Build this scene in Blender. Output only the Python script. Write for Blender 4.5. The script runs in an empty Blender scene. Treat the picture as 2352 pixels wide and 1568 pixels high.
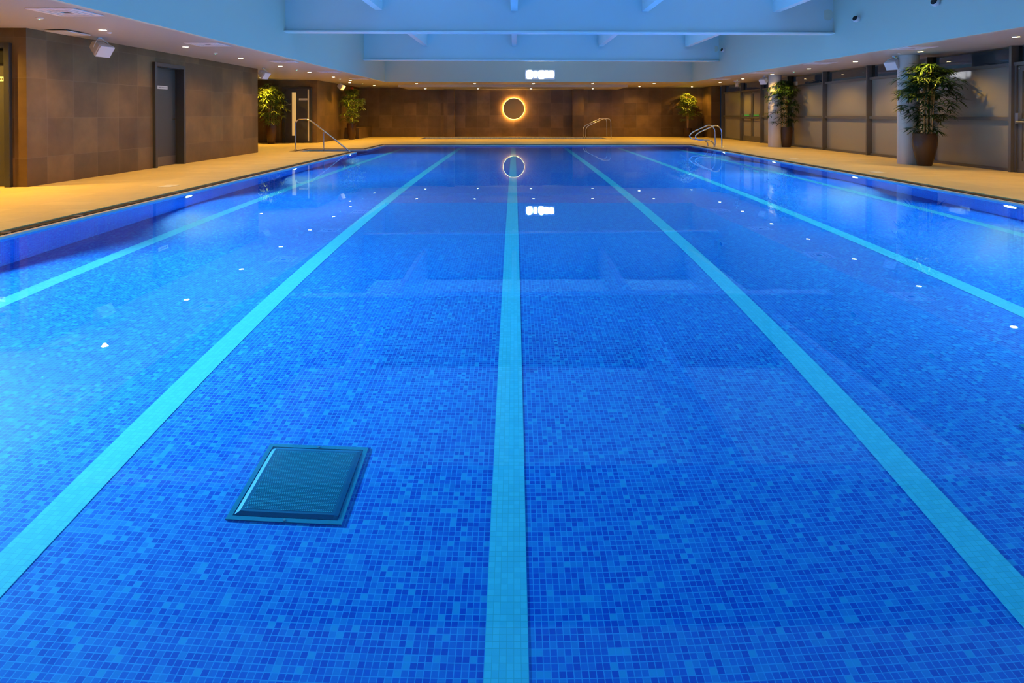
import bpy, math, random
from mathutils import Vector, Matrix

# ------------------------------------------------------------------ scene, camera, world, light
scene = bpy.context.scene
C = scene.collection
PI = math.pi

cam_data = bpy.data.cameras.new('camera')
cam_data.sensor_width = 36.0
cam_data.lens = 36.0 * 1440 / 2352
cam_data.shift_x = -5.0 / 2352
cam_data.shift_y = -507.5 / 2352
cam_data.clip_end = 200
cam = bpy.data.objects.new('camera', cam_data)
cam.location = (0, 0, 1.12)
cam.rotation_euler = (PI / 2 - 0.0101, 0, 0)
C.objects.link(cam)
scene.camera = cam

scene.view_settings.view_transform = 'Standard'
scene.view_settings.look = 'None'
scene.view_settings.gamma = 1
scene.view_settings.exposure = 0.0
scene.view_settings.use_curve_mapping = False
scene.cycles.use_denoising = True
scene.cycles.max_bounces = 8
scene.cycles.diffuse_bounces = 3
scene.cycles.use_adaptive_sampling = True
scene.cycles.adaptive_threshold = 0.04
scene.cycles.transmission_bounces = 6
scene.cycles.glossy_bounces = 4
scene.cycles.sample_clamp_indirect = 4.0
scene.cycles.caustics_refractive = True
scene.cycles.caustics_reflective = False

world = bpy.data.worlds.new('world')
scene.world = world
world.use_nodes = True
world.node_tree.nodes['Background'].inputs[0].default_value = (0.02, 0.035, 0.07, 1)
world.node_tree.nodes['Background'].inputs[1].default_value = 0.25

def lamp(kind, name, loc, energy, color, direction=(0, 0, -1), parent=None, **kw):
    d = bpy.data.lights.new(name, kind)
    d.energy = energy
    d.color = color
    for k, v in kw.items():
        setattr(d, k, v)
    o = bpy.data.objects.new(name, d)
    o.location = loc
    o.rotation_euler = Vector(direction).to_track_quat('-Z', 'Y').to_euler()
    C.objects.link(o)
    if parent:
        o.parent = parent
        o.matrix_parent_inverse = parent.matrix_world.inverted()
    return o

FILL_BLUE = (0.26, 0.56, 1.0)
P_FILL = 132
P_SPOT = 235
P_POOL = 275
WARM = (1.0, 0.585, 0.075)
# unseen blue fill lamps added under the coffer ceiling, one in every bay
for k, (y0, y1) in enumerate(((-2.4, 7.0), (7.5, 14.2), (15.1, 21.8), (22.7, 25.7))):
    lamp('AREA', 'coffer_fill', (1.0, (y0 + y1) / 2, 4.55), P_FILL * (y1 - y0) / 7.0, FILL_BLUE,
         shape='RECTANGLE', size=11.6, size_y=(y1 - y0))

# ------------------------------------------------------------------ materials
MATS = {}
def mat(name, col, rough=0.6, metal=0.0, emit=None, es=0.0, spec=0.5, coat=0.0, trans=0.0, ior=1.45):
    m = bpy.data.materials.new(name)
    m.use_nodes = True
    b = m.node_tree.nodes['Principled BSDF']
    b.inputs['Base Color'].default_value = (*col, 1)
    b.inputs['Roughness'].default_value = rough
    b.inputs['Metallic'].default_value = metal
    b.inputs['Specular IOR Level'].default_value = spec
    b.inputs['Coat Weight'].default_value = coat
    b.inputs['Transmission Weight'].default_value = trans
    b.inputs['IOR'].default_value = ior
    if emit:
        b.inputs['Emission Color'].default_value = (*emit, 1)
        b.inputs['Emission Strength'].default_value = es
    MATS[name] = m
    return m

class N:
    """tiny node helper"""
    def __init__(s, m):
        s.t = m.node_tree
        s.b = s.t.nodes['Principled BSDF']
    def n(s, typ, **kw):
        x = s.t.nodes.new(typ)
        for k, v in kw.items():
            setattr(x, k, v)
        return x
    def l(s, a, b):
        s.t.links.new(a, b)
    def math(s, op, a, b=None, c=None):
        x = s.n('ShaderNodeMath', operation=op)
        for i, v in enumerate((a, b, c)):
            if v is None:
                continue
            if isinstance(v, (int, float)):
                x.inputs[i].default_value = v
            else:
                s.l(v, x.inputs[i])
        return x.outputs[0]
    def mix(s, f, a, b):
        x = s.n('ShaderNodeMix', data_type='RGBA')
        for i, v in ((0, f), (6, a), (7, b)):
            if isinstance(v, (int, float)):
                x.inputs[i].default_value = v
            elif isinstance(v, tuple):
                x.inputs[i].default_value = (*v, 1)
            else:
                s.l(v, x.inputs[i])
        return x.outputs[2]
    def pos(s):
        g = s.n('ShaderNodeNewGeometry')
        p = s.n('ShaderNodeSeparateXYZ')
        s.l(g.outputs['Position'], p.inputs[0])
        return g.outputs['Position'], p.outputs[0], p.outputs[1], p.outputs[2]
    def noise(s, vec, scale, detail=3, rough=0.5):
        x = s.n('ShaderNodeTexNoise')
        x.inputs['Scale'].default_value = scale
        x.inputs['Detail'].default_value = detail
        x.inputs['Roughness'].default_value = rough
        s.l(vec, x.inputs['Vector'])
        return x.outputs[0]
    def ramp(s, f, stops, interp='LINEAR'):
        r = s.n('ShaderNodeValToRGB')
        r.color_ramp.interpolation = interp
        els = r.color_ramp.elements
        while len(els) < len(stops):
            els.new(0.5)
        for e, (p, c) in zip(els, stops):
            e.position = p
            e.color = (*c, 1)
        s.l(f, r.inputs[0])
        return r.outputs[0]

def tiles(name, su, sv, ou, ov, stops, grout, gcol, plane, rough, interp='CONSTANT', mottle=0.0, mscale=2.0, bump=0.0, spec=0.5):
    m = mat(name, (0.5, 0.5, 0.5), rough, spec=spec)
    k = N(m)
    P, X, Y, Z = k.pos()
    if plane == 'floor':
        u, v = X, Y
    else:
        u, v = k.math('ADD', X, Y), Z
    u = k.math('DIVIDE', k.math('SUBTRACT', u, ou), su)
    v = k.math('DIVIDE', k.math('SUBTRACT', v, ov), sv)
    fu, fv = k.math('FLOOR', u), k.math('FLOOR', v)
    c = k.n('ShaderNodeCombineXYZ')
    k.l(fu, c.inputs[0]); k.l(fv, c.inputs[1])
    w = k.n('ShaderNodeTexWhiteNoise', noise_dimensions='2D')
    k.l(c.outputs[0], w.inputs['Vector'])
    col = k.ramp(w.outputs['Value'], stops, interp)
    if mottle:
        nz = k.noise(P, mscale, 4, 0.6)
        g = k.math('MULTIPLY_ADD', k.math('SUBTRACT', nz, 0.5), mottle * 2, 1.0)
        mm = k.n('ShaderNodeVectorMath', operation='SCALE')
        k.l(col, mm.inputs[0]); k.l(g, mm.inputs[3])
        col = mm.outputs[0]
    eu = k.math('MULTIPLY', k.math('PINGPONG', u, 0.5), su)
    ev = k.math('MULTIPLY', k.math('PINGPONG', v, 0.5), sv)
    e = k.math('MINIMUM', eu, ev)
    f = k.math('LESS_THAN', e, grout / 2)
    col = k.mix(f, col, gcol)
    k.l(col, k.b.inputs['Base Color'])
    return m

TP = 0.0256            # mosaic pitch
TX0 = -0.027 - 3 * TP  # grid origin so that the centre lane line falls on whole tiles
MOS = [(0.0, (0.002, 0.052, 0.47)), (0.22, (0.004, 0.083, 0.53)), (0.55, (0.007, 0.117, 0.56)),
       (0.80, (0.012, 0.168, 0.59)), (0.95, (0.022, 0.245, 0.62))]
mos_floor = tiles('mosaic_floor', TP, TP, TX0, 0.0, MOS, 0.0032, (0.04, 0.26, 0.68), 'floor', 0.4, spec=0.4)
mos_wall = tiles('mosaic_wall', TP, TP, 0.0, -0.07, MOS, 0.0032, (0.012, 0.15, 0.74), 'wall', 0.4)
lane_mat = tiles('lane_mosaic', TP, TP, TX0, 0.0, [(0.0, (0.09, 0.44, 0.66)), (0.5, (0.105, 0.48, 0.70))],
                 0.002, (0.08, 0.36, 0.50), 'floor', 0.4, spec=0.4)
spa_mat = tiles('spa_mosaic', 0.04, 0.04, 0, 0, [(0.0, (0.50, 0.50, 0.85)), (0.4, (0.62, 0.60, 0.92)), (0.8, (0.75, 0.70, 0.92))],
                0.005, (0.4, 0.4, 0.45), 'wall', 0.4)
WT = [(0.0, (0.090, 0.050, 0.022)), (0.5, (0.124, 0.070, 0.031)), (1.0, (0.166, 0.095, 0.042))]
wall_tile = tiles('slate_wall_tile', 0.605, 0.62, 0.14, 0.44, WT, 0.006, (0.165, 0.11, 0.07), 'wall', 0.42, 'LINEAR', 0.65, 1.7)
deck_mat = tiles('stone_deck', 0.60, 0.30, 0.1, 0.2, [(0.0, (0.57, 0.41, 0.17)), (1.0, (0.64, 0.47, 0.205))], 0.004,
                 (0.45, 0.33, 0.18), 'floor', 0.5, 'LINEAR', 0.12, 3.0)
lip_mat = mat('stone_coping', (0.66, 0.50, 0.38), 0.45)
grate_mat = mat('overflow_grate_plastic', (0.09, 0.05, 0.035), 0.7, spec=0.2)
k = N(grate_mat)
P, X, Y, Z = k.pos()
s = k.math('LESS_THAN', k.math('PINGPONG', k.math('DIVIDE', k.math('ADD', X, Y), 0.02), 0.5), 0.16)
k.l(k.mix(s, (0.06, 0.03, 0.02), (0.008, 0.005, 0.004)), k.b.inputs['Base Color'])

plaster = mat('cream_soffit_plaster', (0.50, 0.475, 0.46), 0.35)
blue_plaster = mat('coffer_plaster', (0.56, 0.62, 0.56), 0.6)
beam_paint = mat('beam_paint', (0.52, 0.70, 0.78), 0.55)
beam_paint_lit = mat('beam_paint_lit', (0.74, 0.92, 0.98), 0.4)  # beam paint made lighter for the pool light on the flanges
grey_metal = mat('grey_aluminium', (0.115, 0.105, 0.11), 0.38, 0.3)
door_paint = mat('charcoal_door', (0.055, 0.05, 0.052), 0.42)
frame_paint = mat('charcoal_frame', (0.045, 0.042, 0.045), 0.33)
kick_mat = mat('kick_plate_steel', (0.20, 0.16, 0.14), 0.4, 0.6)
steel = mat('polished_steel', (0.78, 0.76, 0.74), 0.13, 1.0)
brushed = mat('brushed_steel', (0.42, 0.42, 0.42), 0.33, 1.0)
frost = mat('frosted_glass', (0.23, 0.205, 0.19), 0.28, 0.0, coat=0.3)
white = mat('white_plastic', (0.72, 0.70, 0.72), 0.4)
grille_mat = mat('speaker_grille', (0.80, 0.79, 0.84), 0.5)
black = mat('black_plastic', (0.012, 0.012, 0.016), 0.25)
column_mat = mat('column_paint', (0.66, 0.57, 0.53), 0.4)
pot_mat = mat('bronze_pot', (0.07, 0.032, 0.016), 0.22, 0.15)
soil_mat = mat('soil', (0.03, 0.02, 0.012), 0.9)
cane_mat = mat('cane', (0.50, 0.28, 0.11), 0.5)
trim_white = mat('trim_ring', (0.75, 0.72, 0.68), 0.4)
bulb = mat('bulb_glow', (1, 1, 1), 0.5, emit=(1.0, 0.72, 0.36), es=70)
poollens = mat('pool_lens', (1, 1, 1), 0.5, emit=(0.85, 0.93, 1.0), es=60)
led_white = mat('clock_digit_glow', (1, 1, 1), 0.5, emit=(0.93, 0.95, 1.0), es=16)
clock_body = mat('clock_face', (0.7, 0.74, 0.85), 0.3, emit=(0.62, 0.72, 1.0), es=0.12)
ring_glow = mat('mirror_ring_glow', (1, 1, 1), 0.5, emit=(1.0, 0.55, 0.13), es=330.0)
rim_glow = mat('mirror_rim_glow', (1, 1, 1), 0.5, emit=(1.0, 0.62, 0.20), es=4.5)
mirror_mat = mat('mirror_glass', (0.50, 0.30, 0.10), 0.28, 0.3)  # brown of the reflected room is put into the base colour
warm_glass = mat('warm_lit_glass', (0.5, 0.4, 0.2), 0.3, emit=(1.0, 0.60, 0.19), es=0.5)
green_led = mat('green_led', (0.1, 0.8, 0.3), 0.4, emit=(0.1, 1.0, 0.45), es=3.0)
green_label = mat('green_label', (0.05, 0.45, 0.16), 0.4)
sign_mat = mat('sign_plate', (0.78, 0.75, 0.72), 0.4)
sign_ink = mat('sign_ink', (0.06, 0.06, 0.06), 0.5)
red_mat = mat('red_plastic', (0.5, 0.02, 0.01), 0.4)
plate_mat = mat('pale_deck_tile', (0.80, 0.72, 0.55), 0.4)
vent_dark = mat('vent_slot', (0.02, 0.03, 0.06), 0.6)
vent_white = mat('vent_white', (0.92, 0.90, 0.95), 0.35)
grass = mat('outdoor_ground', (0.03, 0.04, 0.02), 0.9)
drain_metal = mat('drain_steel', (0.02, 0.20, 0.34), 0.3, 0.3)
drain_dark = mat('drain_plate', (0.008, 0.10, 0.22), 0.35, 0.3)
drain_stud = mat('drain_stud', (0.04, 0.34, 0.50), 0.3)

clear = mat('clear_glass', (0.9, 0.95, 0.95), 0.0, trans=1.0, ior=1.45)
water_mat = bpy.data.materials.new('pool_water')
water_mat.use_nodes = True
t = water_mat.node_tree
for x in list(t.nodes):
    if x.type == 'BSDF_PRINCIPLED':
        t.nodes.remove(x)
g = t.nodes.new('ShaderNodeBsdfGlass')
g.inputs['IOR'].default_value = 1.333
g.inputs['Roughness'].default_value = 0.0
g.inputs['Color'].default_value = (0.50, 0.92, 1.0, 1)
t.links.new(g.outputs[0], t.nodes['Material Output'].inputs[0])
va = t.nodes.new('ShaderNodeVolumeAbsorption')      # water swallows red light with distance
va.inputs['Color'].default_value = (0.80, 0.965, 0.99, 1)
va.inputs['Density'].default_value = 1.0
t.links.new(va.outputs[0], t.nodes['Material Output'].inputs['Volume'])
nz = t.nodes.new('ShaderNodeTexNoise')
nz.inputs['Scale'].default_value = 1.6
nz.inputs['Detail'].default_value = 2
gp = t.nodes.new('ShaderNodeNewGeometry')
t.links.new(gp.outputs['Position'], nz.inputs['Vector'])
bp = t.nodes.new('ShaderNodeBump')
bp.inputs['Strength'].default_value = 1.0
bp.inputs['Distance'].default_value = 0.0006
t.links.new(nz.outputs[0], bp.inputs['Height'])
t.links.new(bp.outputs[0], g.inputs['Normal'])

def leaf_material(name, stops):
    m = mat(name, (0.1, 0.2, 0.05), 0.42, spec=0.3)
    k = N(m)
    P, X, Y, Z = k.pos()
    nz = k.noise(P, 9, 2)
    k.l(k.ramp(nz, stops), k.b.inputs['Base Color'])
    return m
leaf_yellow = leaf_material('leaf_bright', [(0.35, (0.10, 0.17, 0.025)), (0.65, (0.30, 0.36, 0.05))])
leaf_shaded = leaf_material('leaf_shaded', [(0.35, (0.011, 0.034, 0.008)), (0.65, (0.036, 0.072, 0.012))])  # darker leaf copy, dim light on the right-hand palms put into the colour

# ------------------------------------------------------------------ mesh builder
class MB:
    def __init__(s):
        s.v = []; s.f = []; s.smooth = False
    def face(s, pts):
        i = len(s.v)
        s.v += [tuple(p) for p in pts]
        s.f.append(tuple(range(i, i + len(pts))))
    def box(s, x0, x1, y0, y1, z0, z1):
        i = len(s.v)
        s.v += [(x0, y0, z0), (x1, y0, z0), (x1, y1, z0), (x0, y1, z0), (x0, y0, z1), (x1, y0, z1), (x1, y1, z1), (x0, y1, z1)]
        for q in ((0, 3, 2, 1), (4, 5, 6, 7), (0, 1, 5, 4), (1, 2, 6, 5), (2, 3, 7, 6), (3, 0, 4, 7)):
            s.f.append(tuple(i + a for a in q))
        return s
    def prism(s, pts, z0, z1):
        """vertical prism over an anticlockwise outline"""
        i = len(s.v); n = len(pts)
        s.v += [(x, y, z0) for x, y in pts] + [(x, y, z1) for x, y in pts]
        s.f.append(tuple(i + a for a in reversed(range(n))))
        s.f.append(tuple(i + n + a for a in range(n)))
        for a in range(n):
            b = (a + 1) % n
            s.f.append((i + a, i + b, i + n + b, i + n + a))
        return s
    def lathe(s, prof, n=32, c=(0, 0, 0), caps=True):
        i = len(s.v)
        for r, z in prof:
            for a in range(n):
                t = 2 * PI * a / n
                s.v.append((c[0] + r * math.cos(t), c[1] + r * math.sin(t), c[2] + z))
        for j in range(len(prof) - 1):
            for a in range(n):
                b = (a + 1) % n
                s.f.append((i + j * n + a, i + j * n + b, i + (j + 1) * n + b, i + (j + 1) * n + a))
        if caps:
            s.f.append(tuple(i + a for a in reversed(range(n))))
            s.f.append(tuple(i + (len(prof) - 1) * n + a for a in range(n)))
        s.smooth = True
        return s
    def tube(s, pts, r, n=12, caps=True):
        pts = [Vector(p) for p in pts]
        i = len(s.v)
        up = None
        for j, p in enumerate(pts):
            d = (pts[min(j + 1, len(pts) - 1)] - pts[max(j - 1, 0)]).normalized()
            if up is None:
                up = Vector((0, 0, 1)) if abs(d.z) < 0.9 else Vector((0, 1, 0))
            a = d.cross(up).normalized(); b = a.cross(d).normalized(); up = b
            rr = r[j] if isinstance(r, (list, tuple)) else r
            for q in range(n):
                t = 2 * PI * q / n
                s.v.append(tuple(p + (a * math.cos(t) + b * math.sin(t)) * rr))
        for j in range(len(pts) - 1):
            for q in range(n):
                w = (q + 1) % n
                s.f.append((i + j * n + q, i + j * n + w, i + (j + 1) * n + w, i + (j + 1) * n + q))
        if caps:
            s.f.append(tuple(i + a for a in reversed(range(n))))
            s.f.append(tuple(i + (len(pts) - 1) * n + a for a in range(n)))
        s.smooth = True
        return s
    def xf(s, M):
        s.v = [tuple(M @ Vector(p)) for p in s.v]
        return s
    def build(s, name, m, parent=None, bevel=0.0, origin=None):
        me = bpy.data.meshes.new(name)
        vs = s.v
        if origin:
            vs = [(x - origin[0], y - origin[1], z - origin[2]) for x, y, z in vs]
        me.from_pydata(vs, [], s.f)
        me.materials.append(m)
        if s.smooth:
            for p in me.polygons:
                p.use_smooth = True
            try:
                me.set_sharp_from_angle(angle=math.radians(40))
            except Exception:
                pass
        me.update()
        o = bpy.data.objects.new(name, me)
        if origin:
            o.location = origin
        C.objects.link(o)
        if parent:
            o.parent = parent
            o.matrix_parent_inverse = Matrix.Translation(-Vector(parent.location)) if parent.type == 'EMPTY' and parent.parent is None and parent.rotation_euler.z == 0 else parent.matrix_basis.inverted()
        if bevel:
            b = o.modifiers.new('bevel', 'BEVEL')
            b.width = bevel; b.segments = 2; b.limit_method = 'ANGLE'
        return o

def smooth_path(pts, rad, seg=6):
    """polyline with rounded corners"""
    pts = [Vector(p) for p in pts]
    out = [pts[0]]
    for a, b, c in zip(pts, pts[1:], pts[2:]):
        r1 = min(rad, (a - b).length * 0.49, (c - b).length * 0.49)
        p0 = b + (a - b).normalized() * r1; p1 = b + (c - b).normalized() * r1
        for q in range(seg + 1):
            t = q / seg
            out.append(p0 * (1 - t) ** 2 + b * 2 * t * (1 - t) + p1 * t ** 2)
    out.append(pts[-1])
    return out

def tag(o, label=None, cat=None, group=None, kind=None):
    if label: o['label'] = label
    if cat: o['category'] = cat
    if group: o['group'] = group
    if kind: o['kind'] = kind
    return o
def thing(name, loc, label, cat, group=None, kind=None):
    o = bpy.data.objects.new(name, None)
    o.location = loc
    o.empty_display_size = 0.1
    C.objects.link(o)
    return tag(o, label, cat, group, kind)
def struct(o):
    o['kind'] = 'structure'
    return o

def cells(pred, xs, ys, z0, z1, mb=None):
    """slab over the grid cells where pred(cx, cy) holds; outer side faces only"""
    mb = mb or MB()
    xs = sorted(set(xs)); ys = sorted(set(ys))
    g = [[pred((a + b) / 2, (c + d) / 2) for c, d in zip(ys, ys[1:])] for a, b in zip(xs, xs[1:])]
    nx, ny = len(xs) - 1, len(ys) - 1
    on = lambda i, j: 0 <= i < nx and 0 <= j < ny and g[i][j]
    for i in range(nx):
        for j in range(ny):
            if not g[i][j]:
                continue
            x0, x1, y0, y1 = xs[i], xs[i + 1], ys[j], ys[j + 1]
            mb.face([(x0, y0, z1), (x1, y0, z1), (x1, y1, z1), (x0, y1, z1)])
            mb.face([(x0, y1, z0), (x1, y1, z0), (x1, y0, z0), (x0, y0, z0)])
            if not on(i - 1, j): mb.face([(x0, y0, z0), (x0, y0, z1), (x0, y1, z1), (x0, y1, z0)])
            if not on(i + 1, j): mb.face([(x1, y0, z1), (x1, y0, z0), (x1, y1, z0), (x1, y1, z1)])
            if not on(i, j - 1): mb.face([(x0, y0, z0), (x1, y0, z0), (x1, y0, z1), (x0, y0, z1)])
            if not on(i, j + 1): mb.face([(x0, y1, z1), (x1, y1, z1), (x1, y1, z0), (x0, y1, z0)])
    return mb

# ------------------------------------------------------------------ pool geometry
POOL = (-4.77, 6.44, 0.30, 23.15)
NICHE = (-6.62, -4.77, 18.98, 20.32)
SPA = (-4.28, 4.22, 28.05, 30.15)
WZ = -0.045
FZ = -1.27
inr = lambda r, x, y, o=0.0: r[0] - o < x < r[1] + o and r[2] - o < y < r[3] + o
inpool = lambda x, y, o=0.0: inr(POOL, x, y, o) or inr(NICHE, x, y, o)
def edges(*offs):
    xs, ys = [], []
    for r in (POOL, NICHE):
        for o in offs:
            xs += [r[0] - o, r[1] + o]; ys += [r[2] - o, r[3] + o]
    return xs, ys
OUT, MID = 0.16, 0.06

# deck
xs, ys = edges(OUT)
xs += [-11.0, 9.72, SPA[0] - 0.07, SPA[1] + 0.07]; ys += [-3.0, 31.1, SPA[2] - 0.07, SPA[3] + 0.07]
deck = cells(lambda x, y: not inpool(x, y, OUT) and not inr(SPA, x, y, 0.07), xs, ys, -0.12, 0.0)
struct(deck.build('floor', deck_mat))

pool = thing('swimming_pool', ((POOL[0] + POOL[1]) / 2, 11.7, 0), 'long indoor lane pool lined in blue mosaic with pale lane lines', 'swimming pool')
xs, ys = edges(OUT, MID)
cells(lambda x, y: inpool(x, y, OUT) and not inpool(x, y, MID), xs, ys, -0.12, -0.014).build('overflow_grate', grate_mat, pool)
xs, ys = edges(MID, 0.0)
cells(lambda x, y: inpool(x, y, MID) and not inpool(x, y), xs, ys, -0.05, -0.022).build('coping', lip_mat, pool)
# white joint clips along the grate
mb = MB()
for yy in range(1, 24):
    for X0 in (POOL[0] - OUT, POOL[1] + MID):
        if X0 < 0 and 18.6 < yy < 20.6: continue
        mb.box(X0, X0 + OUT - MID, yy, yy + 0.008, -0.015, -0.010)
tag(mb.build('grate_joint', lip_mat, pool), kind='stuff')
# basin: floor and walls
cells(lambda x, y: inr(POOL, x, y), [POOL[0], POOL[1]], [POOL[2], POOL[3]], FZ - 0.1, FZ).build('basin_floor', mos_floor, pool)
mb = MB()
t_ = 0.1
mb.box(POOL[0] - t_, POOL[1] + t_, POOL[3], POOL[3] + t_, FZ, -0.05)
mb.box(POOL[0] - t_, POOL[1] + t_, POOL[2] - t_, POOL[2], FZ, -0.05)
mb.box(POOL[1], POOL[1] + t_, POOL[2], POOL[3], FZ, -0.05)
mb.box(POOL[0] - t_, POOL[0], POOL[2], NICHE[2], FZ, -0.05)
mb.box(POOL[0] - t_, POOL[0], NICHE[3], POOL[3], FZ, -0.05)
mb.box(NICHE[0] - t_, NICHE[0], NICHE[2] - t_, NICHE[3] + t_, FZ, -0.05)
mb.box(NICHE[0], NICHE[1] - t_, NICHE[2] - t_, NICHE[2], FZ, -0.05)
mb.box(NICHE[0], NICHE[1] - t_, NICHE[3], NICHE[3] + t_, FZ, -0.05)
mb.build('basin_wall', mos_wall, pool)
for i in range(5):
    x0 = NICHE[0] + i * 0.386
    MB().box(x0, x0 + 0.386, NICHE[2], NICHE[3], FZ, WZ - 0.12 - i * 0.2).build('step', mos_floor, pool)
LANES = [-3.99, -1.985, -0.027, 1.86, 3.81, 5.765]
for x in LANES:
    i0 = round((x - 3 * TP - TX0) / TP)
    x0 = TX0 + i0 * TP
    MB().box(x0, x0 + 6 * TP, POOL[2] + 1.2, POOL[3] - 0.35, FZ - 0.002, FZ + 0.002).build('lane_line', lane_mat, pool)
# far wall lane targets, T ends
xs, ys = edges(0.0)
mb = MB()
x0s = sorted(set(xs)); y0s = sorted(set(ys))
for a, b in zip(x0s, x0s[1:]):
    for c, d in zip(y0s, y0s[1:]):
        if inpool((a + b) / 2, (c + d) / 2):
            mb.face([(a, c, WZ), (b, c, WZ), (b, d, WZ), (a, d, WZ)])
w = mb.build('pool_water', water_mat)
tag(w, 'calm clear water filling the long lane pool', 'water', kind='stuff')

# underwater lights
for side, X0, ysl in ((1, POOL[0], (0.3 + 4.4, 9.15, 13.6, 18.2)), (-1, POOL[1], (4.4, 8.1, 11.8, 15.5, 19.2))):
    for k, yy in enumerate(ysl):
        z = -0.33
        o = thing('underwater_light', (X0, yy, z), '', 'pool light', 'round lights in the pool side walls')
        names = ['nearest', 'second', 'third', 'fourth', 'fifth']
        o['label'] = 'round white underwater light in the %s pool wall, %s from the camera' % ('left' if side > 0 else 'right', names[k])
        M = Matrix.Translation((X0, yy, z)) @ Matrix.Rotation(side * PI / 2, 4, 'Y')
        MB().lathe([(0.125, 0.0), (0.125, 0.012), (0.10, 0.018), (0.10, 0.0)], 28, caps=False).xf(M).build('bezel', brushed, o)
        MB().lathe([(0.10, 0.002), (0.10, 0.010)], 28).xf(M).build('lens', poollens, o)
        lamp('AREA', 'underwater_lamp', (X0 + side * 0.03, yy, z), P_POOL * (2.4 if k == 0 and side > 0 else 1.7 if k >= 2 else 1.0), (1.0, 0.96, 0.95), (side, 0.0, -0.26), shape='DISK', size=0.18, spread=math.radians(150))

# floor drains
for k, (cx, cy) in enumerate(((-1.012, 2.985), (2.905, 3.02))):
    o = thing('pool_drain', (cx, cy, FZ), ('square perforated drain cover left of the centre lane line', 'square perforated drain cover at the right edge of the picture')[k], 'drain', 'drain covers in the pool floor')
    h = 0.255
    fr = cells(lambda x, y: not (abs(x - cx) < h - 0.022 and abs(y - cy) < h - 0.022), [cx - h, cx - h + 0.022, cx + h - 0.022, cx + h], [cy - h, cy - h + 0.022, cy + h - 0.022, cy + h], FZ, FZ + 0.006)
    fr.build('rim', drain_metal, o, bevel=0.003)
    # domed perforated plate: raised studs over a dark sheet
    mb = MB()
    n = 8; hh = h - 0.026
    zf = lambda a: 0.004 + 0.010 * min(1.0, (1 - abs(a)) * 12)
    g_ = [-1, -0.915, 0.915, 1]
    for a0, a1 in zip(g_, g_[1:]):
        for b0, b1 in zip(g_, g_[1:]):
            mb.face([(cx + hh * p, cy + hh * q, FZ + min(zf(p), zf(q))) for p, q in ((a0, b0), (a1, b0), (a1, b1), (a0, b1))])
    mb.build('cover_plate', drain_dark, o)
    mb = MB(); m_ = 46
    for i in range(m_):
        for j in range(m_):
            px = cx + hh * 0.86 * (2 * (i + 0.5 + (0.5 if j % 2 else 0)) / m_ - 1); py = cy + hh * 0.86 * (2 * (j + 0.5) / m_ - 1)
            if abs(px - cx) > hh * 0.87: continue
            r = 0.0021; z = FZ + 0.0160
            mb.face([(px - r, py - r, z), (px + r, py - r, z), (px + r, py + r, z), (px - r, py + r, z)])
            mb.face([(px - r, py - r, z), (px - r, py - r, z - 0.0024), (px + r, py - r, z - 0.0024), (px + r, py - r, z)])
    tag(mb.build('perforation', drain_stud, o), kind='stuff')
    for dy in (-1, 1):
        MB().lathe([(0.006, 0), (0.006, 0.003)], 10, (cx, cy + dy * (h - 0.011), FZ + 0.006)).build('screw', brushed, o)

# spa basin
spa = thing('spa_pool', ((SPA[0] + SPA[1]) / 2, 29.1, 0), 'narrow flush spa pool with pale edge below the round mirror', 'pool')
xs = [SPA[0] - 0.07, SPA[0], SPA[1], SPA[1] + 0.07]; ys = [SPA[2] - 0.07, SPA[2], SPA[3], SPA[3] + 0.07]
cells(lambda x, y: not inr(SPA, x, y), xs, ys, -0.004, 0.006).build('edge_stone', lip_mat, spa)
mb = MB()
mb.box(SPA[0], SPA[1], SPA[2], SPA[3], -0.95, -0.9)
mb.box(SPA[0] - .05, SPA[0], SPA[2], SPA[3], -0.95, -0.005); mb.box(SPA[1], SPA[1] + .05, SPA[2], SPA[3], -0.95, -0.005)
mb.box(SPA[0], SPA[1], SPA[2] - .05, SPA[2], -0.95, -0.005); mb.box(SPA[0], SPA[1], SPA[3], SPA[3] + .05, -0.95, -0.005)
mb.build('basin', spa_mat, spa)
mb = MB(); mb.face([(SPA[0], SPA[2], -0.13), (SPA[1], SPA[2], -0.13), (SPA[1], SPA[3], -0.13), (SPA[0], SPA[3], -0.13)])
tag(mb.build('spa_water', water_mat), 'still water in the narrow spa pool by the back wall', 'water', kind='stuff')

# pale marker tiles on the deck
for k, (x, y, lb) in enumerate(((-5.38, 9.75, 'left deck, opposite the charcoal door'), (-5.40, 18.35, 'left deck, just before the pool steps'),
                                (7.0, 12.05, 'right deck, in front of the nearer potted bamboo'), (7.0, 15.65, 'right deck, between the two round columns'),
                                (7.0, 19.35, 'right deck, just before the pool grab rails'), (-5.3, 30.0, 'far deck, left of the spa pool'), (-2.4, 26.9, 'far deck, left part of the strip before the spa'), (4.0, 26.9, 'far deck, right part of the strip before the spa'))):
    tag(MB().box(x - 0.10, x + 0.10, y - 0.14, y + 0.14, 0.0, 0.004).build('deck_marker_tile', plate_mat), 'pale square marker tile on the ' + lb, 'floor tile', 'pale marker tiles on the deck')

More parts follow.
